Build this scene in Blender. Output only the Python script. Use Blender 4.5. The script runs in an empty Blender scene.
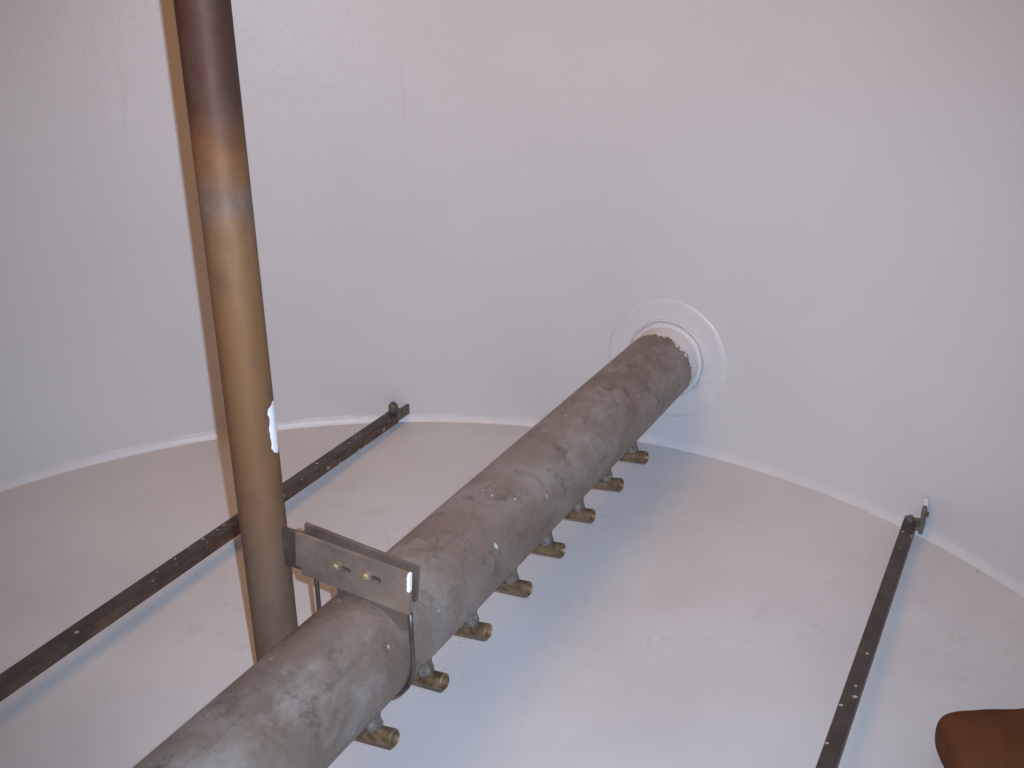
import bpy, bmesh, math, random
from mathutils import Vector, Matrix

# ------------------------------------------------------------------ camera
scene = bpy.context.scene
COL = scene.collection
CAM = Vector((0.8557, -1.0065, 1.2085))
RIGHT = Vector((0.88674584, 0.46201795, -0.01487338))
UP = Vector((-0.16563057, 0.34760297, 0.9228969))
FWD = Vector((-0.43156497, 0.8159115, -0.38475979))
cam_data = bpy.data.cameras.new('camera')
cam_data.sensor_width = 36.0
cam_data.lens = 38.6004
cam_data.clip_start = 0.005
cam = bpy.data.objects.new('camera', cam_data)
COL.objects.link(cam)
rot = Matrix((RIGHT, UP, -FWD)).transposed().to_4x4()
cam.matrix_world = Matrix.Translation(CAM) @ rot
scene.camera = cam

# ------------------------------------------------------------------ light
world = bpy.data.worlds.new('world')
scene.world = world
world.use_nodes = True
world.node_tree.nodes['Background'].inputs[0].default_value = (1.0, 0.75, 0.5, 1)
world.node_tree.nodes['Background'].inputs[1].default_value = 0.02

FLASH_W, LAMP_W = 210.0, 114.0
FLASH_C, LAMP_C = (0.645, 0.79, 1.0), (1.0, 0.43, 0.08)
fl = bpy.data.lights.new('camera_flash', 'SPOT')
fl.energy = FLASH_W
fl.color = FLASH_C
fl.spot_size = math.radians(87)
fl.spot_blend = 1.0
fl.shadow_soft_size = 0.006
flash = bpy.data.objects.new('camera_flash', fl)
COL.objects.link(flash)
flash.matrix_world = Matrix.Translation(CAM + RIGHT * 0.029 + UP * 0.022 + FWD * 0.02) @ rot

wl = bpy.data.lights.new('work_lamp', 'SPOT')           # warm work lamp with a reflector hood, hung high up inside the tank
wl.energy = LAMP_W
wl.color = LAMP_C
wl.shadow_soft_size = 0.55
wl.spot_size = math.radians(84)
wl.spot_blend = 1.0
work = bpy.data.objects.new('work_lamp', wl)
COL.objects.link(work)
work.location = (-0.12, -0.62, 2.35)
work.rotation_euler = (Vector((-0.25, 1.33, 0.38)) - work.location).to_track_quat('-Z', 'Y').to_euler()

vs = scene.view_settings
vs.view_transform = 'Standard'
vs.look = 'None'
vs.gamma = 1.0
vs.use_curve_mapping = False
vs.exposure = 0.0

# ------------------------------------------------------------------ constants (metres, tank centre at the origin)
R = 1.3608            # where floor meets wall
WR = R + 0.008        # wall radius
DISH = 0.045          # depth of the dished floor
TOP = 3.3
PX, PZ, PR = 0.0274, 0.2323, 0.084      # header pipe
VX, VY, VR = -0.140, 0.080, 0.0342      # upright pipe
NY0, NS, NX, NZ = 0.0322, 0.14428, 0.0765, 0.1223
BY = 0.080                              # plane of the clamp


def floor_z(x, y):
    return -DISH * (1 - (x * x + y * y) / (R * R))


# ------------------------------------------------------------------ materials
class NT:
    """tiny helper to wire a procedural material"""
    def __init__(self, name):
        self.m = bpy.data.materials.new(name)
        self.m.use_nodes = True
        self.t = self.m.node_tree
        self.b = self.t.nodes['Principled BSDF']
        self.co = self.t.nodes.new('ShaderNodeTexCoord')

    def node(self, kind, **kw):
        n = self.t.nodes.new(kind)
        for k, v in kw.items():
            setattr(n, k, v)
        return n

    def link(self, a, b):
        self.t.links.new(a, b)

    def mapping(self, scale=(1, 1, 1), loc=(0, 0, 0)):
        mp = self.node('ShaderNodeMapping')
        mp.inputs['Scale'].default_value = scale
        mp.inputs['Location'].default_value = loc
        self.link(self.co.outputs['Object'], mp.inputs['Vector'])
        return mp.outputs['Vector']

    def noise(self, scale, detail=3, rough=0.5, vec=None, dist=0.0):
        n = self.node('ShaderNodeTexNoise')
        n.inputs['Scale'].default_value = scale
        n.inputs['Detail'].default_value = detail
        n.inputs['Roughness'].default_value = rough
        n.inputs['Distortion'].default_value = dist
        self.link(vec if vec is not None else self.co.outputs['Object'], n.inputs['Vector'])
        return n.outputs['Fac']

    def ramp(self, fac, stops, interp='LINEAR'):
        r = self.node('ShaderNodeValToRGB')
        r.color_ramp.interpolation = interp
        els = r.color_ramp.elements
        while len(els) < len(stops):
            els.new(0.5)
        for e, (p, c) in zip(els, stops):
            e.position = p
            if isinstance(c, (int, float)):
                c = (c, c, c)
            e.color = (*c, 1)
        self.link(fac, r.inputs[0])
        return r.outputs[0]

    def mix(self, fac, a, b, mode='MIX'):
        m = self.node('ShaderNodeMix', data_type='RGBA', blend_type=mode)
        for s, v in ((m.inputs[0], fac), (m.inputs[6], a), (m.inputs[7], b)):
            if isinstance(v, bpy.types.NodeSocket):
                self.link(v, s)
            elif isinstance(v, (int, float)):
                s.default_value = v
            else:
                s.default_value = (*v, 1)
        return m.outputs[2]

    def math(self, op, a, b=0.0, c=0.0):
        m = self.node('ShaderNodeMath', operation=op)
        for s, v in zip(m.inputs, (a, b, c)):
            if isinstance(v, bpy.types.NodeSocket):
                self.link(v, s)
            else:
                s.default_value = v
        return m.outputs[0]

    def xyz(self):
        s = self.node('ShaderNodeSeparateXYZ')
        self.link(self.co.outputs['Object'], s.inputs[0])
        return s.outputs

    def specks(self, scale, size, density=0.5, vec=None):
        """sparse small flecks of roughly the given radius (in cells)"""
        v = self.node('ShaderNodeTexVoronoi')
        v.inputs['Scale'].default_value = scale
        src = vec if vec is not None else self.co.outputs['Object']
        wob = self.node('ShaderNodeTexNoise')
        wob.inputs['Scale'].default_value = scale * 3
        self.link(src, wob.inputs['Vector'])
        mx = self.node('ShaderNodeMix', data_type='RGBA', blend_type='ADD')
        mx.inputs[0].default_value = 0.25 / scale
        self.link(src, mx.inputs[6])
        self.link(wob.outputs['Color'], mx.inputs[7])
        self.link(mx.outputs[2], v.inputs['Vector'])
        sp = self.node('ShaderNodeSeparateColor')
        self.link(v.outputs['Color'], sp.inputs[0])
        keep = self.math('LESS_THAN', sp.outputs[0], density)
        rad = self.math('MULTIPLY', sp.outputs[1], size)
        near = self.math('LESS_THAN', v.outputs['Distance'], rad)
        return self.math('MULTIPLY', near, keep)

    def bump(self, h, strength, dist=0.002):
        bp = self.node('ShaderNodeBump')
        bp.inputs['Strength'].default_value = strength
        bp.inputs['Distance'].default_value = dist
        self.link(h, bp.inputs['Height'])
        self.link(bp.outputs['Normal'], self.b.inputs['Normal'])

    def finish(self, color, rough=0.5, metal=0.0, spec=0.5):
        for key, v in (('Base Color', color), ('Roughness', rough), ('Metallic', metal), ('Specular IOR Level', spec)):
            s = self.b.inputs[key]
            if isinstance(v, bpy.types.NodeSocket):
                self.link(v, s)
            elif key == 'Base Color':
                s.default_value = (*v, 1)
            else:
                s.default_value = v
        return self.m


WHITE = (0.66, 0.655, 0.66)


def mat_wall():
    n = NT('white_tank_paint')
    cloud = n.noise(1.6, 4, 0.55)
    col = n.ramp(cloud, [(0.3, (0.508, 0.500, 0.504)), (0.7, (0.544, 0.536, 0.540))])
    drip = n.noise(9, 3, 0.55, n.mapping((1, 1, 0.16)))
    dripm = n.ramp(drip, [(0.60, 0.0), (0.72, 1.0)])
    peel = n.noise(150, 2, 0.6)
    lump = n.noise(14, 4, 0.6)
    h = n.math('ADD', n.math('MULTIPLY', peel, 0.28), n.math('MULTIPLY', lump, 0.8))
    h = n.math('ADD', h, n.math('MULTIPLY', dripm, 0.5))
    n.bump(h, 0.32, 0.004)
    return n.finish(col, 0.42, 0, 0.45)


def mat_floor():
    n = NT('white_floor_paint')
    cloud = n.noise(3.2, 5, 0.6)
    col = n.ramp(cloud, [(0.28, (0.480, 0.468, 0.472)), (0.62, (0.540, 0.532, 0.536))])
    scuff = n.noise(26, 5, 0.65, n.mapping((1, 1, 1), (3, 1, 0)), 0.8)
    where = n.noise(2.4, 2, 0.5, n.mapping((1, 1, 1), (7.3, 2.2, 0)))
    sc = n.math('MULTIPLY', n.ramp(scuff, [(0.56, 0.0), (0.72, 1.0)]), n.ramp(where, [(0.46, 0.0), (0.64, 1.0)]))
    col = n.mix(n.math('MULTIPLY', sc, 0.48), col, (0.36, 0.33, 0.31))
    col = n.mix(n.math('MULTIPLY', n.specks(20, 0.07, 0.22), 0.7), col, (0.2, 0.18, 0.17))
    peel = n.noise(120, 2, 0.6)
    lump = n.noise(11, 5, 0.6)
    h = n.math('ADD', n.math('MULTIPLY', peel, 0.3), n.math('MULTIPLY', lump, 0.9))
    n.bump(h, 0.3, 0.004)
    return n.finish(col, 0.5, 0, 0.4)


def mat_plain_white(name='white_weld_paint'):
    n = NT(name)
    c = n.ramp(n.noise(30, 3), [(0.3, (0.508, 0.500, 0.504)), (0.7, (0.544, 0.536, 0.540))])
    n.bump(n.noise(70, 3), 0.25, 0.003)
    return n.finish(c, 0.4, 0, 0.45)


def mat_header():
    n = NT('weathered_header_steel')
    big = n.noise(5.5, 4, 0.6, None, 0.6)
    col = n.ramp(big, [(0.30, (0.162, 0.114, 0.086)), (0.5, (0.224, 0.175, 0.144)), (0.70, (0.285, 0.252, 0.228))])
    pale = n.noise(12, 6, 0.68, n.mapping((1, 0.7, 1), (4, 0, 1)))
    col = n.mix(n.ramp(pale, [(0.52, 0.0), (0.70, 0.65)]), col, (0.35, 0.335, 0.325))
    dark = n.noise(19, 6, 0.72, n.mapping((1, 1, 1), (1, 6, 2)), 0.5)
    col = n.mix(n.ramp(dark, [(0.54, 0.0), (0.66, 0.6)]), col, (0.085, 0.065, 0.055))
    fine = n.noise(110, 3, 0.7)
    col = n.mix(n.ramp(fine, [(0.45, 0.0), (0.75, 0.16)]), col, (0.42, 0.40, 0.38))
    scr = n.noise(60, 3, 0.6, n.mapping((1, 0.12, 1)))
    col = n.mix(n.ramp(scr, [(0.62, 0.0), (0.75, 0.4)]), col, (0.11, 0.09, 0.08))
    col = n.mix(n.specks(22, 0.11, 0.36), col, (0.62, 0.63, 0.64))
    col = n.mix(n.math('MULTIPLY', n.specks(40, 0.15, 0.30), 0.8), col, (0.55, 0.55, 0.55))
    # ragged overlap of the white tank paint next to the wall
    x, y, z = n.xyz()
    rag = n.noise(30, 5, 0.75)
    rag = n.math('ADD', rag, n.math('MULTIPLY', n.math('SUBTRACT', n.noise(120, 2), 0.5), 0.35))
    side = n.math('MULTIPLY', n.math('SUBTRACT', x, PX), -0.10)
    edge = n.math('ADD', n.math('ADD', y, n.math('MULTIPLY', rag, 0.075)), n.math('MULTIPLY', n.math('SUBTRACT', z, PZ), 0.22))
    edge = n.math('SUBTRACT', edge, side)
    mask = n.math('GREATER_THAN', edge, WR + 0.003 - 0.018)
    col = n.mix(mask, col, (0.62, 0.61, 0.61))
    n.bump(n.noise(75, 4, 0.6), 0.22, 0.002)
    return n.finish(col, 0.52, n.math('MULTIPLY', n.math('SUBTRACT', 1.0, mask), 0.45), 0.5)


def mat_upright():
    n = NT('bronze_brown_upright_steel')
    x, y, z = n.xyz()
    wob = n.noise(12, 4, 0.6)
    zz = n.math('ADD', z, n.math('MULTIPLY', n.math('SUBTRACT', wob, 0.5), 0.10))
    zn = n.math('DIVIDE', zz, 1.4)
    col = n.ramp(zn, [(0.0, (0.150, 0.100, 0.072)), (0.20, (0.162, 0.104, 0.070)), (0.36, (0.182, 0.097, 0.048)),
                      (0.50, (0.196, 0.099, 0.041)), (0.610, (0.188, 0.103, 0.052)), (0.630, (0.165, 0.112, 0.083)),
                      (0.650, (0.182, 0.092, 0.040)), (0.685, (0.165, 0.073, 0.032)), (0.720, (0.070, 0.034, 0.023)),
                      (1.0, (0.050, 0.028, 0.023))])
    mott = n.noise(26, 5, 0.7, n.mapping((1, 1, 0.5)))
    col = n.mix(n.ramp(mott, [(0.46, 0.0), (0.70, 0.55)]), col, (0.095, 0.060, 0.045))
    col = n.mix(n.math('MULTIPLY', n.specks(24, 0.08, 0.2), 0.7), col, (0.6, 0.58, 0.56))
    # the blotch of white paint on its right flank
    th = math.radians(18)
    vm = n.node('ShaderNodeVectorMath', operation='DISTANCE')
    mp = n.node('ShaderNodeMapping')
    mp.vector_type = 'POINT'
    mp.inputs['Scale'].default_value = (1, 1, 0.36)
    n.link(n.co.outputs['Object'], mp.inputs['Vector'])
    n.link(mp.outputs['Vector'], vm.inputs[0])
    vm.inputs[1].default_value = (VX + VR * math.cos(th), VY + VR * math.sin(th), 0.557 * 0.36)
    bl = n.math('ADD', vm.outputs['Value'], n.math('MULTIPLY', n.math('SUBTRACT', n.noise(48, 3), 0.5), 0.022))
    pm = n.math('LESS_THAN', bl, 0.0155)
    col = n.mix(pm, col, (0.80, 0.80, 0.82))
    n.bump(n.noise(90, 3), 0.12, 0.002)
    return n.finish(col, 0.60, n.math('MULTIPLY', n.math('SUBTRACT', 1.0, pm), 0.30), 0.25)


def mat_bar():
    n = NT('dark_bar_steel')
    x, y, z = n.xyz()
    col = n.ramp(n.noise(18, 4, 0.6), [(0.3, (0.054, 0.039, 0.034)), (0.7, (0.090, 0.071, 0.062))])
    rust = n.noise(38, 5, 0.7, n.mapping((1, 0.5, 1)))
    low = n.math('LESS_THAN', z, 0.040)
    rm = n.math('MULTIPLY', n.ramp(rust, [(0.42, 0.0), (0.60, 0.85)]), low)
    col = n.mix(rm, col, (0.150, 0.088, 0.055))
    col = n.mix(n.math('MULTIPLY', n.specks(62, 0.26, 0.55), 0.85), col, (0.5, 0.48, 0.47))
    n.bump(n.noise(80, 4), 0.25, 0.002)
    return n.finish(col, 0.5, 0.4, 0.5)


def mat_steel(name, c0, c1, rough=0.45, metal=0.5, scale=24, fleck=0.0):
    n = NT(name)
    col = n.ramp(n.noise(scale, 4, 0.6), [(0.3, c0), (0.7, c1)])
    if fleck:
        col = n.mix(n.specks(30, 0.16, fleck), col, (0.6, 0.59, 0.58))
    n.bump(n.noise(scale * 3, 3), 0.15, 0.002)
    return n.finish(col, rough, metal, 0.5)


def mat_plate():
    n = NT('brown_clamp_steel')
    x, y, z = n.xyz()
    col = n.ramp(n.noise(22, 4, 0.6), [(0.3, (0.185, 0.135, 0.105)), (0.7, (0.30, 0.235, 0.19))])
    # white paint rubbed on the upper right-hand corner
    wob = n.math('MULTIPLY', n.math('SUBTRACT', n.noise(60, 3), 0.5), 0.008)
    a = n.math('GREATER_THAN', n.math('ADD', x, wob), 0.1165)
    b = n.math('GREATER_THAN', n.math('ADD', z, wob), 0.357)
    pm = n.math('MULTIPLY', a, b)
    col = n.mix(pm, col, (0.85, 0.84, 0.83))
    n.bump(n.noise(70, 3), 0.15, 0.002)
    return n.finish(col, 0.42, n.math('MULTIPLY', n.math('SUBTRACT', 1.0, pm), 0.5), 0.5)


def mat_leather():
    n = NT('brown_boot_leather')
    col = n.ramp(n.noise(14, 4, 0.6), [(0.3, (0.092, 0.031, 0.013)), (0.7, (0.128, 0.046, 0.019))])
    n.bump(n.noise(160, 3, 0.6), 0.12, 0.0015)
    return n.finish(col, 0.8, 0, 0.15)


M = dict(
    wall=mat_wall(), floor=mat_floor(), weld=mat_plain_white(), header=mat_header(), upright=mat_upright(), bar=mat_bar(),
    nozzle=mat_steel('bronze_nozzle_steel', (0.055, 0.032, 0.018), (0.30, 0.19, 0.105), 0.45, 0.45, 75),
    nipple=mat_steel('grey_nipple_weld', (0.085, 0.068, 0.056), (0.235, 0.205, 0.18), 0.5, 0.3, 90, 0.2),
    plate=mat_plate(),
    clampsteel=mat_steel('dark_brown_clamp_steel', (0.13, 0.092, 0.07), (0.21, 0.16, 0.13), 0.45, 0.5),
    dark=mat_steel('dark_rod_steel', (0.07, 0.052, 0.042), (0.13, 0.10, 0.085), 0.45, 0.5),
    lug=mat_steel('dark_lug_steel', (0.085, 0.078, 0.065), (0.17, 0.155, 0.135), 0.5, 0.4, 40, 0.15),
    brass=mat_steel('brassy_bolt', (0.16, 0.11, 0.06), (0.36, 0.26, 0.14), 0.55, 0.3, 80),
    leather=mat_leather(),
    sole=mat_steel('dark_boot_sole', (0.05, 0.025, 0.016), (0.08, 0.04, 0.025), 0.8, 0.0),
)


# ------------------------------------------------------------------ mesh helpers
def obj(name, bm, mat, parent=None, smooth=None):
    me = bpy.data.meshes.new(name)
    bmesh.ops.recalc_face_normals(bm, faces=bm.faces)
    bm.to_mesh(me)
    bm.free()
    if smooth is not None:
        for p in me.polygons:
            p.use_smooth = True
        if smooth < 180:
            me.set_sharp_from_angle(angle=math.radians(smooth))
    me.materials.append(mat)
    o = bpy.data.objects.new(name, me)
    COL.objects.link(o)
    o.parent = parent
    return o


def thing(name, label, cat, group=None, loc=(0, 0, 0)):
    o = bpy.data.objects.new(name, None)
    o.empty_display_size = 0.05
    COL.objects.link(o)
    o.location = loc
    o['label'] = label
    o['category'] = cat
    if group:
        o['group'] = group
    return o


def box(bm, x0, x1, y0, y1, z0, z1, bevel=0.0, mat=None):
    r = bmesh.ops.create_cube(bm, size=1.0)
    vs_ = r['verts']
    for v in vs_:
        v.co = Vector((x0 + (v.co.x + .5) * (x1 - x0), y0 + (v.co.y + .5) * (y1 - y0), z0 + (v.co.z + .5) * (z1 - z0)))
    if bevel:
        es = list({e for v in vs_ for e in v.link_edges})
        g = bmesh.ops.bevel(bm, geom=es, offset=bevel, segments=2, affect='EDGES', profile=0.5)
        vs_ = [v for v in g['verts']]
    if mat is not None:
        bmesh.ops.transform(bm, matrix=mat, verts=list({v for v in vs_}))


def sweep(bm, pts, radii, seg=16, caps=True, ref=None):
    """tube through pts, one radius per point"""
    rings = []
    n = len(pts)
    prev = ref
    for i, p in enumerate(pts):
        p = Vector(p)
        t = (Vector(pts[min(i + 1, n - 1)]) - Vector(pts[max(i - 1, 0)])).normalized()
        a = prev if prev is not None else (Vector((0, 0, 1)) if abs(t.z) < 0.9 else Vector((1, 0, 0)))
        u = (a - t * a.dot(t)).normalized()
        prev = u
        w = t.cross(u)
        rr = radii[i] if isinstance(radii, (list, tuple)) else radii
        rings.append([bm.verts.new(p + (u * math.cos(k * math.tau / seg) + w * math.sin(k * math.tau / seg)) * rr) for k in range(seg)])
    for a, b in zip(rings, rings[1:]):
        for k in range(seg):
            bm.faces.new((a[k], a[(k + 1) % seg], b[(k + 1) % seg], b[k]))
    if caps:
        bm.faces.new(rings[0][::-1])
        bm.faces.new(rings[-1])
    return rings


def pipe_shell(bm, a, b, ro, ri, seg=64, steps=1):
    """hollow straight pipe with wall thickness and open ends"""
    a, b = Vector(a), Vector(b)
    t = (b - a).normalized()
    h = Vector((0, 0, 1)) if abs(t.z) < 0.9 else Vector((1, 0, 0))
    u = (h - t * h.dot(t)).normalized()
    w = t.cross(u)

    def ring(c, r):
        return [bm.verts.new(c + (u * math.cos(k * math.tau / seg) + w * math.sin(k * math.tau / seg)) * r) for k in range(seg)]
    c = 0.0012
    prof = [(a + t * c, ro)] if False else []
    prof += [(a, ro - c), (a + t * c, ro)]
    for i in range(1, steps):
        prof.append((a + (b - a) * i / steps, ro))
    prof += [(b - t * c, ro), (b, ro - c), (b, ri + c * .5), (b - t * c, ri), (a + t * c, ri), (a, ri + c * .5)]
    rs = [ring(p, r) for p, r in prof]
    for i in range(len(rs)):
        p, q = rs[i], rs[(i + 1) % len(rs)]
        for k in range(seg):
            bm.faces.new((p[k], p[(k + 1) % seg], q[(k + 1) % seg], q[k]))


def hexbolt(bm, c, axis, r, h, seg=6):
    c, axis = Vector(c), Vector(axis).normalized()
    sweep(bm, [c, c + axis * h * .8, c + axis * h], [r, r, r * .8], seg)


# ------------------------------------------------------------------ the tank (setting)
def build_floor():
    bm = bmesh.new()
    NR, NA = 36, 128
    c = bm.verts.new((0, 0, floor_z(0, 0)))
    rings = []
    for i in range(1, NR + 1):
        r = (WR + 0.004) * i / NR
        rings.append([bm.verts.new((r * math.cos(k * math.tau / NA), r * math.sin(k * math.tau / NA),
                                    floor_z(min(r, R), 0))) for k in range(NA)])
    for k in range(NA):
        bm.faces.new((c, rings[0][k], rings[0][(k + 1) % NA]))
    for a, b in zip(rings, rings[1:]):
        for k in range(NA):
            bm.faces.new((a[k], b[k], b[(k + 1) % NA], a[(k + 1) % NA]))
    low = [[bm.verts.new((v.co.x * q, v.co.y * q, -DISH - 0.012)) for v in rings[-1]] for q in (1.0, 0.0005)]
    for a, b in ((rings[-1], low[0]), (low[0], low[1])):
        for k in range(NA):
            bm.faces.new((a[k], b[k], b[(k + 1) % NA], a[(k + 1) % NA]))
    o = obj('floor', bm, M['floor'], None, 50)
    o['kind'] = 'structure'
    o['label'] = 'smooth white painted dished floor of the round tank'
    return o


MAN_A = math.atan2(CAM.y, CAM.x)
MAN_Z, MAN_R = CAM.z, 0.27


def build_wall():
    """round shell with a manway opening where the photographer leans in"""
    bm = bmesh.new()
    NA, zs = 192, []
    z = -0.02
    while z < TOP - 1e-6:
        zs.append(z)
        z += 0.065
    zs.append(TOP)
    grid = [[bm.verts.new((WR * math.cos(k * math.tau / NA), WR * math.sin(k * math.tau / NA), zz)) for k in range(NA)] for zz in zs]
    for i in range(len(zs) - 1):
        for k in range(NA):
            a = (k + .5) * math.tau / NA - MAN_A
            a = (a + math.pi) % math.tau - math.pi
            zc = (zs[i] + zs[i + 1]) / 2 - MAN_Z
            if math.hypot(a * WR, zc) < MAN_R:
                continue
            bm.faces.new((grid[i][k], grid[i][(k + 1) % NA], grid[i + 1][(k + 1) % NA], grid[i + 1][k]))
    o = obj('wall_round', bm, M['wall'], None, 180)
    o['kind'] = 'structure'
    o['label'] = 'curved white painted steel wall of the round tank'
    # manway neck
    bm = bmesh.new()
    d = Vector((math.cos(MAN_A), math.sin(MAN_A), 0))
    c = d * WR + Vector((0, 0, MAN_Z))
    pipe_shell(bm, c - d * 0.012, c + d * 0.16, MAN_R + 0.055, MAN_R - 0.01, 48)
    obj('manway_neck', bm, M['weld'], o, 40)
    return o


floor = build_floor()
wall = build_wall()

bm = bmesh.new()
bmesh.ops.create_circle(bm, cap_ends=True, segments=128, radius=WR + 0.004)
bmesh.ops.translate(bm, verts=bm.verts, vec=(0, 0, TOP))
g = bmesh.ops.extrude_face_region(bm, geom=list(bm.faces))
bmesh.ops.translate(bm, verts=[v for v in g['geom'] if isinstance(v, bmesh.types.BMVert)], vec=(0, 0, 0.01))
ceil = obj('ceiling', bm, M['weld'])
ceil['kind'] = 'structure'
ceil['label'] = 'white painted flat roof of the tank'

# fillet weld where wall and floor meet
bm = bmesh.new()
prof = [(WR + 0.002, 0.024), (WR + 0.0002, 0.0205), (WR - 0.0008, 0.0155), (WR - 0.0022, 0.0105), (WR - 0.0045, 0.0055), (R, 0.0), (R - 0.002, -0.003), (WR + 0.002, -0.006)]
NA = 256
rnd = random.Random(4)
wav = [rnd.uniform(-.0005, .0005) for _ in range(NA)]
rings = [[bm.verts.new(((r + wav[k] * (0 < i < 5)) * math.cos(k * math.tau / NA), (r + wav[k] * (0 < i < 5)) * math.sin(k * math.tau / NA), z)) for k in range(NA)]
         for i, (r, z) in enumerate(prof)]
for i in range(len(rings)):
    a, b = rings[i], rings[(i + 1) % len(rings)]
    for k in range(NA):
        bm.faces.new((a[k], a[(k + 1) % NA], b[(k + 1) % NA], b[k]))
trim = obj('trim_1', bm, M['weld'], None, 180)
trim['kind'] = 'structure'
trim['label'] = 'painted fillet weld bead between tank wall and floor'


# reinforcing pad and weld rings where the header goes through the wall
def wall_point(u, v, off):
    """point on the inside of the round wall at arc offset u, height v about the header"""
    x = PX + u
    return Vector((x * (WR - off) / WR, math.sqrt(WR * WR - x * x) * (WR - off) / WR, PZ + v))


def ring_on_wall(prof, seg=96, wob=0.0, seed=1):
    bm = bmesh.new()
    r_ = random.Random(seed)
    w = [r_.uniform(-wob, wob) for _ in range(seg)]
    w = [(w[k - 2] + w[k - 1] + w[k] + w[(k + 1) % seg]) / 4 for k in range(seg)]
    rs = [[bm.verts.new(wall_point((r + w[k]) * math.cos(k * math.tau / seg), (r + w[k]) * math.sin(k * math.tau / seg), off)) for k in range(seg)]
          for r, off in prof]
    for a, b in zip(rs, rs[1:]):
        for k in range(seg):
            bm.faces.new((a[k], a[(k + 1) % seg], b[(k + 1) % seg], b[k]))
    return bm


bm = ring_on_wall([(0.154, -0.002), (0.151, 0.0008), (0.147, 0.0026), (0.142, 0.0036), (0.136, 0.0034), (0.130, 0.003), (0.10, 0.003), (0.088, 0.003), (0.088, -0.004)], 96, 0.0015, 3)
obj('reinforcing_pad', bm, M['weld'], wall, 180)
bm = ring_on_wall([(0.102, 0.003), (0.1015, 0.0065), (0.099, 0.0085), (0.0965, 0.0072), (0.0955, 0.004)], 96, 0.003, 8)
obj('weld_ring', bm, M['weld'], wall, 180)
bm = ring_on_wall([(0.0945, 0.002), (0.094, 0.010), (0.0905, 0.0145), (0.086, 0.0125), (0.0835, 0.018), (0.0825, 0.0)], 96, 0.003, 12)
obj('weld_ring', bm, M['weld'], wall, 180)

# ------------------------------------------------------------------ header pipe with its spray nozzles
header = thing('header_pipe', 'thick grey-brown steel pipe with a row of nozzles, running into the wall', 'pipe')
bm = bmesh.new()
pipe_shell(bm, (PX, -1.18, PZ), (PX, WR + 0.02, PZ), PR, PR - 0.007, 96, 24)
obj('pipe', bm, M['header'], header, 40)

nd = Vector((NX - PX, 0, NZ - PZ))
nlen = nd.length
nd.normalize()
TILT = math.radians(6)
tdir = Vector((math.cos(TILT), 0, math.sin(TILT)))
rn = random.Random(11)
for k in range(8):
    y = NY0 + NS * k
    c = Vector((NX - 0.003, y, NZ + 0.002))
    td = (tdir + Vector((0, rn.uniform(-.06, .06), rn.uniform(-.05, .05)))).normalized()
    L = 0.064 + rn.uniform(-.004, .004)
    bm = bmesh.new()
    pipe_shell(bm, c - td * L * .52, c + td * L * .48, 0.0135, 0.0103, 24)
    nz = obj('nozzle', bm, M['nozzle'], header, 40)
    nz['label'] = 'short open-ended bronze coloured cross tube'
    # welded nipple that joins it to the header
    bm = bmesh.new()
    axis0 = Vector((PX, y, PZ))
    s0 = PR - 0.006
    pts = [axis0 + nd * (s0 + (nlen - 0.0095 - s0) * t) for t in (0, .2, .35, .5, .65, .8, 1.0)]
    sweep(bm, pts, [0.021, 0.019, 0.0165, 0.0145, 0.0140, 0.0142, 0.0115], 20)
    for v in bm.verts:
        v.co += Vector((rn.uniform(-1, 1), rn.uniform(-1, 1), rn.uniform(-1, 1))) * 0.0008
    np_ = obj('nipple', bm, M['nipple'], nz, 180)
    np_['label'] = 'grey welded nipple'

# ------------------------------------------------------------------ upright pipe
up = thing('upright_pipe', 'bronze-brown upright steel pipe with a white paint blotch, clamped beside the thick pipe', 'pipe')
bm = bmesh.new()
pipe_shell(bm, (VX, VY, floor_z(VX, VY) - 0.004), (VX, VY, TOP + 0.005), VR, VR - 0.005, 64, 40)
obj('pipe', bm, M['upright'], up, 40)
bm = bmesh.new()
box(bm, VX + VR - 0.006, -0.052, BY - 0.001, BY + 0.007, 0.334, 0.397, 0.0012)
lg = obj('side_lug', bm, M['dark'], up)
lg['label'] = 'dark welded side lug'

# ------------------------------------------------------------------ clamp bracket
clamp = thing('clamp_bracket', 'brown two-plate bolted clamp bracket joining the upright pipe to the thick pipe', 'bracket')


def slotted_plate(x0, x1, z0, z1, y0, y1, slots):
    bm = bmesh.new()
    loops = []

    def loop(pts):
        vs_ = [bm.verts.new((x, y0, z)) for x, z in pts]
        return [bm.edges.new((vs_[i], vs_[(i + 1) % len(vs_)])) for i in range(len(vs_))]
    es = loop([(x0, z0 + .012), (x0 + .010, z0 + .012), (x0 + .010, z0), (x1, z0), (x1, z1), (x0, z1)])
    for (cx, cz, hl, hr) in slots:
        pts = []
        for i in range(9):
            a = math.pi / 2 - i * math.pi / 8
            pts.append((cx + hl + hr * math.cos(a), cz + hr * math.sin(a)))
        for i in range(9):
            a = -math.pi / 2 - i * math.pi / 8
            pts.append((cx - hl + hr * math.cos(a), cz + hr * math.sin(a)))
        es += loop(pts)
    bmesh.ops.triangle_fill(bm, use_beauty=True, use_dissolve=True, edges=es, normal=(0, -1, 0))
    g_ = bmesh.ops.extrude_face_region(bm, geom=list(bm.faces))
    bmesh.ops.translate(bm, verts=[v for v in g_['geom'] if isinstance(v, bmesh.types.BMVert)], vec=(0, y1 - y0, 0))
    return bm


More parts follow.
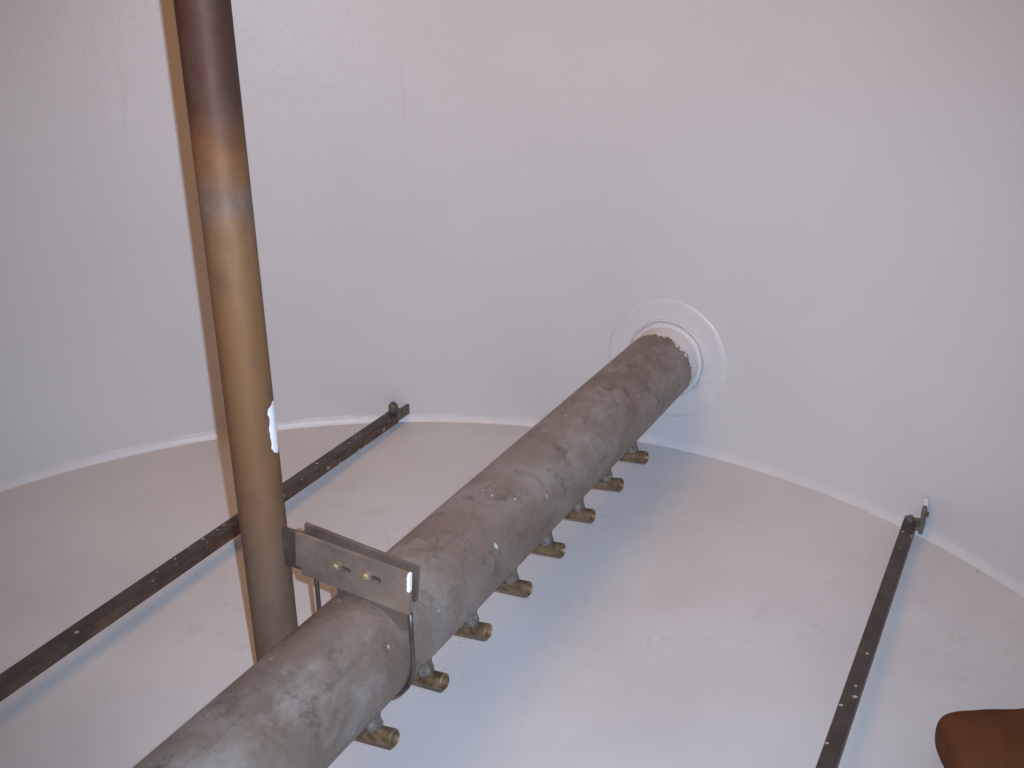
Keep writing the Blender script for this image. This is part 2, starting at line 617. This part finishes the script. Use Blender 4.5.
BOLTS = ((-0.001, 0.3610), (0.0505, 0.3640))
PIV = Vector((0.048, 0, 0.392))
TURN = Matrix.Translation(PIV) @ Matrix.Rotation(math.radians(4.6), 4, 'Y') @ Matrix.Translation(-PIV)
bm = slotted_plate(-0.074, 0.122, 0.324, 0.392, BY - 0.009, BY - 0.003, [(bx + 0.008, bz - 0.001, 0.012, 0.0048) for bx, bz in BOLTS])
bmesh.ops.transform(bm, matrix=TURN, verts=bm.verts)
obj('front_plate', bm, M['plate'], clamp)
bm = bmesh.new()
rotm = TURN @ Matrix.Translation((0.118, BY + 0.012, 0.385)) @ Matrix.Rotation(math.radians(1.8), 4, 'Y') @ Matrix.Translation((-0.118, -BY - 0.012, -0.385))
box(bm, -0.078, 0.119, BY + 0.0175, BY + 0.0235, 0.328, 0.387, 0.0008, rotm)
obj('back_plate', bm, M['clampsteel'], clamp)
# saddle plate whose lower edge is cut to the curve of the header
bm = bmesh.new()
low = []
for i in range(25):
    x = -0.012 + 0.118 * i / 24
    q = (PR + 0.0008) ** 2 - (x - PX) ** 2
    low.append((x, max(0.284, PZ + math.sqrt(q)) if q > 0 else 0.284))
f = bm.faces.new([bm.verts.new((x, BY - 0.0028, z)) for x, z in low + [(0.106, 0.345), (-0.012, 0.352)]])
g = bmesh.ops.extrude_face_region(bm, geom=[f])
bmesh.ops.translate(bm, verts=[v for v in g['geom'] if isinstance(v, bmesh.types.BMVert)], vec=(0, 0.005, 0))
obj('saddle_plate', bm, M['clampsteel'], clamp)
for bx, bz in BOLTS:
    p_ = TURN @ Vector((bx, 0, bz))
    bx, bz = p_.x, p_.z
    bm = bmesh.new()
    hexbolt(bm, (bx, BY - 0.0085, bz), (0, -1, 0), 0.0062, 0.006)
    b = obj('bolt', bm, M['brass'], clamp)
    bm = bmesh.new()
    sweep(bm, [(bx, BY - 0.004, bz), (bx, BY + 0.029, bz)], 0.0036, 12)
    obj('shank', bm, M['dark'], b)
    bm = bmesh.new()
    sweep(bm, [(bx, BY - 0.0105, bz), (bx, BY - 0.0088, bz)], 0.0092, 20)
    obj('washer', bm, M['plate'], b, 40)
# U-bolt around the header
bm = bmesh.new()
ur = PR + 0.0035
pts = [(PX + ur, 0.317), (PX + ur, 0.29)]
for i in range(33):
    a = -i * math.pi / 32
    pts.append((PX + ur * math.cos(a), PZ + ur * math.sin(a)))
pts += [(PX - ur, 0.30), (PX - ur, 0.372)]
pts = [(x, BY + 0.0042 - 0.0075 * (x - PX) / ur, z) for x, z in pts]
sweep(bm, pts, 0.0036, 12, True, Vector((0, 1, 0)))
ub = obj('u_bolt', bm, M['dark'], clamp, 180)
ub['label'] = 'dark rod bent round the thick pipe'


# ------------------------------------------------------------------ angle bars on wall lugs
def angle_bar(x0, x1, ztop, label, y_end, lug_dx, lug_up, skew, post):
    t = thing('angle_bar', label, 'bar', 'angle bars bolted to wall lugs')
    th, drop = 0.005, 0.026
    ys = -math.sqrt((R - 0.05) ** 2 - max(abs(x0), abs(x1)) ** 2)
    bm = bmesh.new()
    xr = x1 - 0.0          # the down-turned flange is on the right-hand side
    prof_ = [(x0, ztop), (x0, ztop - th), (xr - th, ztop - th), (xr - th, ztop - drop), (xr, ztop - drop), (xr, ztop)]
    a = [bm.verts.new((x, ys, z)) for x, z in prof_]
    b_ = [bm.verts.new((x, y_end - 0.016, z)) for x, z in prof_]
    for i in range(6):
        bm.faces.new((a[i], a[(i + 1) % 6], b_[(i + 1) % 6], b_[i]))
    bm.faces.new(a[::-1])
    bm.faces.new(b_)
    # rounded tongue at the wall end
    cx, hw = (x0 + x1) / 2, (x1 - x0) / 2
    top, bot = [], []
    out = [(x1, y_end - 0.017)] + [(cx + hw * math.cos(q * math.pi / 10), y_end - 0.014 + hw * 0.9 * math.sin(q * math.pi / 10)) for q in range(11)] + [(x0, y_end - 0.017)]
    for (x, y) in out:
        top.append(bm.verts.new((x, y, ztop)))
        bot.append(bm.verts.new((x, y, ztop - th)))
    bm.faces.new(top)
    bm.faces.new(bot[::-1])
    for i in range(len(top)):
        j = (i + 1) % len(top)
        bm.faces.new((top[i], bot[i], bot[j], top[j]))
    for v in bm.verts:
        v.co.x += skew * (y_end - 0.012 - v.co.y)
    bmesh.ops.bevel(bm, geom=[e for e in bm.edges if abs(e.verts[0].co.y - e.verts[1].co.y) > 0.5], offset=0.0008, segments=2, affect='EDGES')
    obj('bar', bm, M['bar'], t)
    bm = bmesh.new()
    yb_ = y_end - 0.012
    hexbolt(bm, (cx, yb_, ztop - 0.0005), (0, 0, 1), 0.0095, 0.0075, 6)
    if post:
        hexbolt(bm, (cx, yb_, ztop + 0.0065), (0, 0, 1), 0.0125, 0.0165, 8)
    sweep(bm, [(cx, yb_, ztop + 0.006), (cx, yb_, ztop + (0.028 if post else 0.0115))], 0.0055, 12)
    sweep(bm, [(cx, yb_, ztop - 0.022), (cx, yb_, ztop - 0.004)], 0.0048, 12)
    obj('bolt', bm, M['lug'], t)
    # clip welded to the wall: upright plate and a tab under the bar end
    lx = cx + lug_dx
    yw = math.sqrt(WR * WR - lx * lx)
    bm = bmesh.new()
    box(bm, lx - 0.004, lx + 0.004, y_end - 0.020, yw + 0.004, ztop - 0.022, ztop + lug_up, 0.001)
    lug = obj('wall_lug', bm, M['lug'], t)
    bm = bmesh.new()
    box(bm, min(cx - 0.014, lx), max(cx + 0.014, lx), y_end - 0.026, yw - 0.004, ztop - 0.012, ztop - th, 0.0008)
    obj('tab', bm, M['lug'], lug)
    if not post:
        bm = bmesh.new()
        box(bm, lx - 0.0055, lx + 0.0055, yw - 0.022, yw + 0.004, ztop + lug_up - 0.006, ztop + lug_up + 0.014, 0.002)
        obj('painted_tip', bm, M['weld'], lug)
    bm = bmesh.new()
    hexbolt(bm, (lx + 0.0035, (y_end - 0.020 + yw) / 2, ztop + lug_up * 0.45), (1, 0, 0), 0.006, 0.006)
    obj('nut', bm, M['lug'], lug)
    return t


YR = math.sqrt(WR * WR - 0.66 ** 2)
angle_bar(0.637, 0.663, 0.046, 'dark steel angle bar right of the thick pipe, nearest the brown boot', YR - 0.030, 0.024, 0.036, 0.011, False)
angle_bar(-0.660, -0.628, 0.042, 'dark rusty-edged steel angle bar passing behind the upright pipe', YR - 0.022, 0.012, 0.006, 0.0093, True)


# ------------------------------------------------------------------ boot at the corner of the frame
def loft(bm, secs, n=28):
    rings = []
    for (s, w, z0, z1, e, sx) in secs:
        ring = []
        for k in range(n):
            a = k * math.tau / n
            ca, sa = math.cos(a), math.sin(a)
            yy = w * math.copysign(abs(ca) ** e, ca)
            zz = (z0 + z1) / 2 + (z1 - z0) / 2 * math.copysign(abs(sa) ** e, sa)
            ring.append(bm.verts.new((s + sx * (zz - z0), yy, zz)))
        rings.append(ring)
    for a, b in zip(rings, rings[1:]):
        for k in range(n):
            bm.faces.new((a[k], a[(k + 1) % n], b[(k + 1) % n], b[k]))
    bm.faces.new(rings[0][::-1])
    bm.faces.new(rings[-1])


TOE = Vector((0.804, 0.500))
bdir = Vector((RIGHT.x, RIGHT.y, 0)).normalized()
bz = floor_z(TOE.x + .12, TOE.y + .06) - 0.001
boot = thing('work_boot', 'brown leather boot toe cut off by the bottom right corner', 'boot', None, (TOE.x, TOE.y, bz))
boot.scale = (1.0, 1.17, 1.03)
boot.rotation_euler = (0, 0, math.atan2(bdir.y, bdir.x))
bm = bmesh.new()
loft(bm, [(0.001, 0.020, 0.014, 0.042, .8, 0), (0.004, 0.032, 0.010, 0.056, .8, 0), (0.012, 0.044, 0.008, 0.068, .78, 0), (0.028, 0.051, 0.008, 0.071, .76, 0),
          (0.050, 0.0535, 0.008, 0.0725, .74, 0), (0.066, 0.054, 0.008, 0.0715, .74, 0), (0.082, 0.0548, 0.008, 0.0735, .74, 0), (0.100, 0.0545, 0.008, 0.0745, .76, 0),
          (0.122, 0.0525, 0.009, 0.076, .8, 0), (0.145, 0.050, 0.010, 0.080, .85, 0),
          (0.168, 0.047, 0.012, 0.098, .9, 0), (0.195, 0.044, 0.012, 0.135, .9, 0), (0.230, 0.042, 0.012, 0.150, .9, 0), (0.265, 0.040, 0.012, 0.150, .85, 0), (0.290, 0.030, 0.013, 0.148, .8, 0)])
up_ = obj('upper', bm, M['leather'], boot, 180)
md = up_.modifiers.new('smooth', 'SUBSURF')
md.levels = md.render_levels = 2
bm = bmesh.new()
pts = [(0.215 + 0.0 * i, 0, z) for i, z in enumerate((0.10, 0.15, 0.20, 0.25))]
sweep(bm, [(0.232, 0, 0.10), (0.236, 0, 0.15), (0.240, 0, 0.20), (0.242, 0, 0.245)], [0.044, 0.047, 0.052, 0.055], 28)
obj('shaft', bm, M['leather'], boot, 60)
bm = bmesh.new()
out = []
for s, w in ((0.003, 0.018), (0.008, 0.031), (0.018, 0.042), (0.036, 0.049), (0.06, 0.052), (0.09, 0.051), (0.13, 0.045), (0.17, 0.038), (0.21, 0.036), (0.25, 0.037), (0.28, 0.032), (0.293, 0.018)):
    out.append((0.008 + s * 0.965, w * 0.90))
poly = out + [(s, -w) for s, w in out[::-1]]
f = bm.faces.new([bm.verts.new((s, w, -0.006)) for s, w in poly])
g = bmesh.ops.extrude_face_region(bm, geom=[f])
bmesh.ops.translate(bm, verts=[v for v in g['geom'] if isinstance(v, bmesh.types.BMVert)], vec=(0, 0, 0.022))
obj('sole', bm, M['sole'], boot)
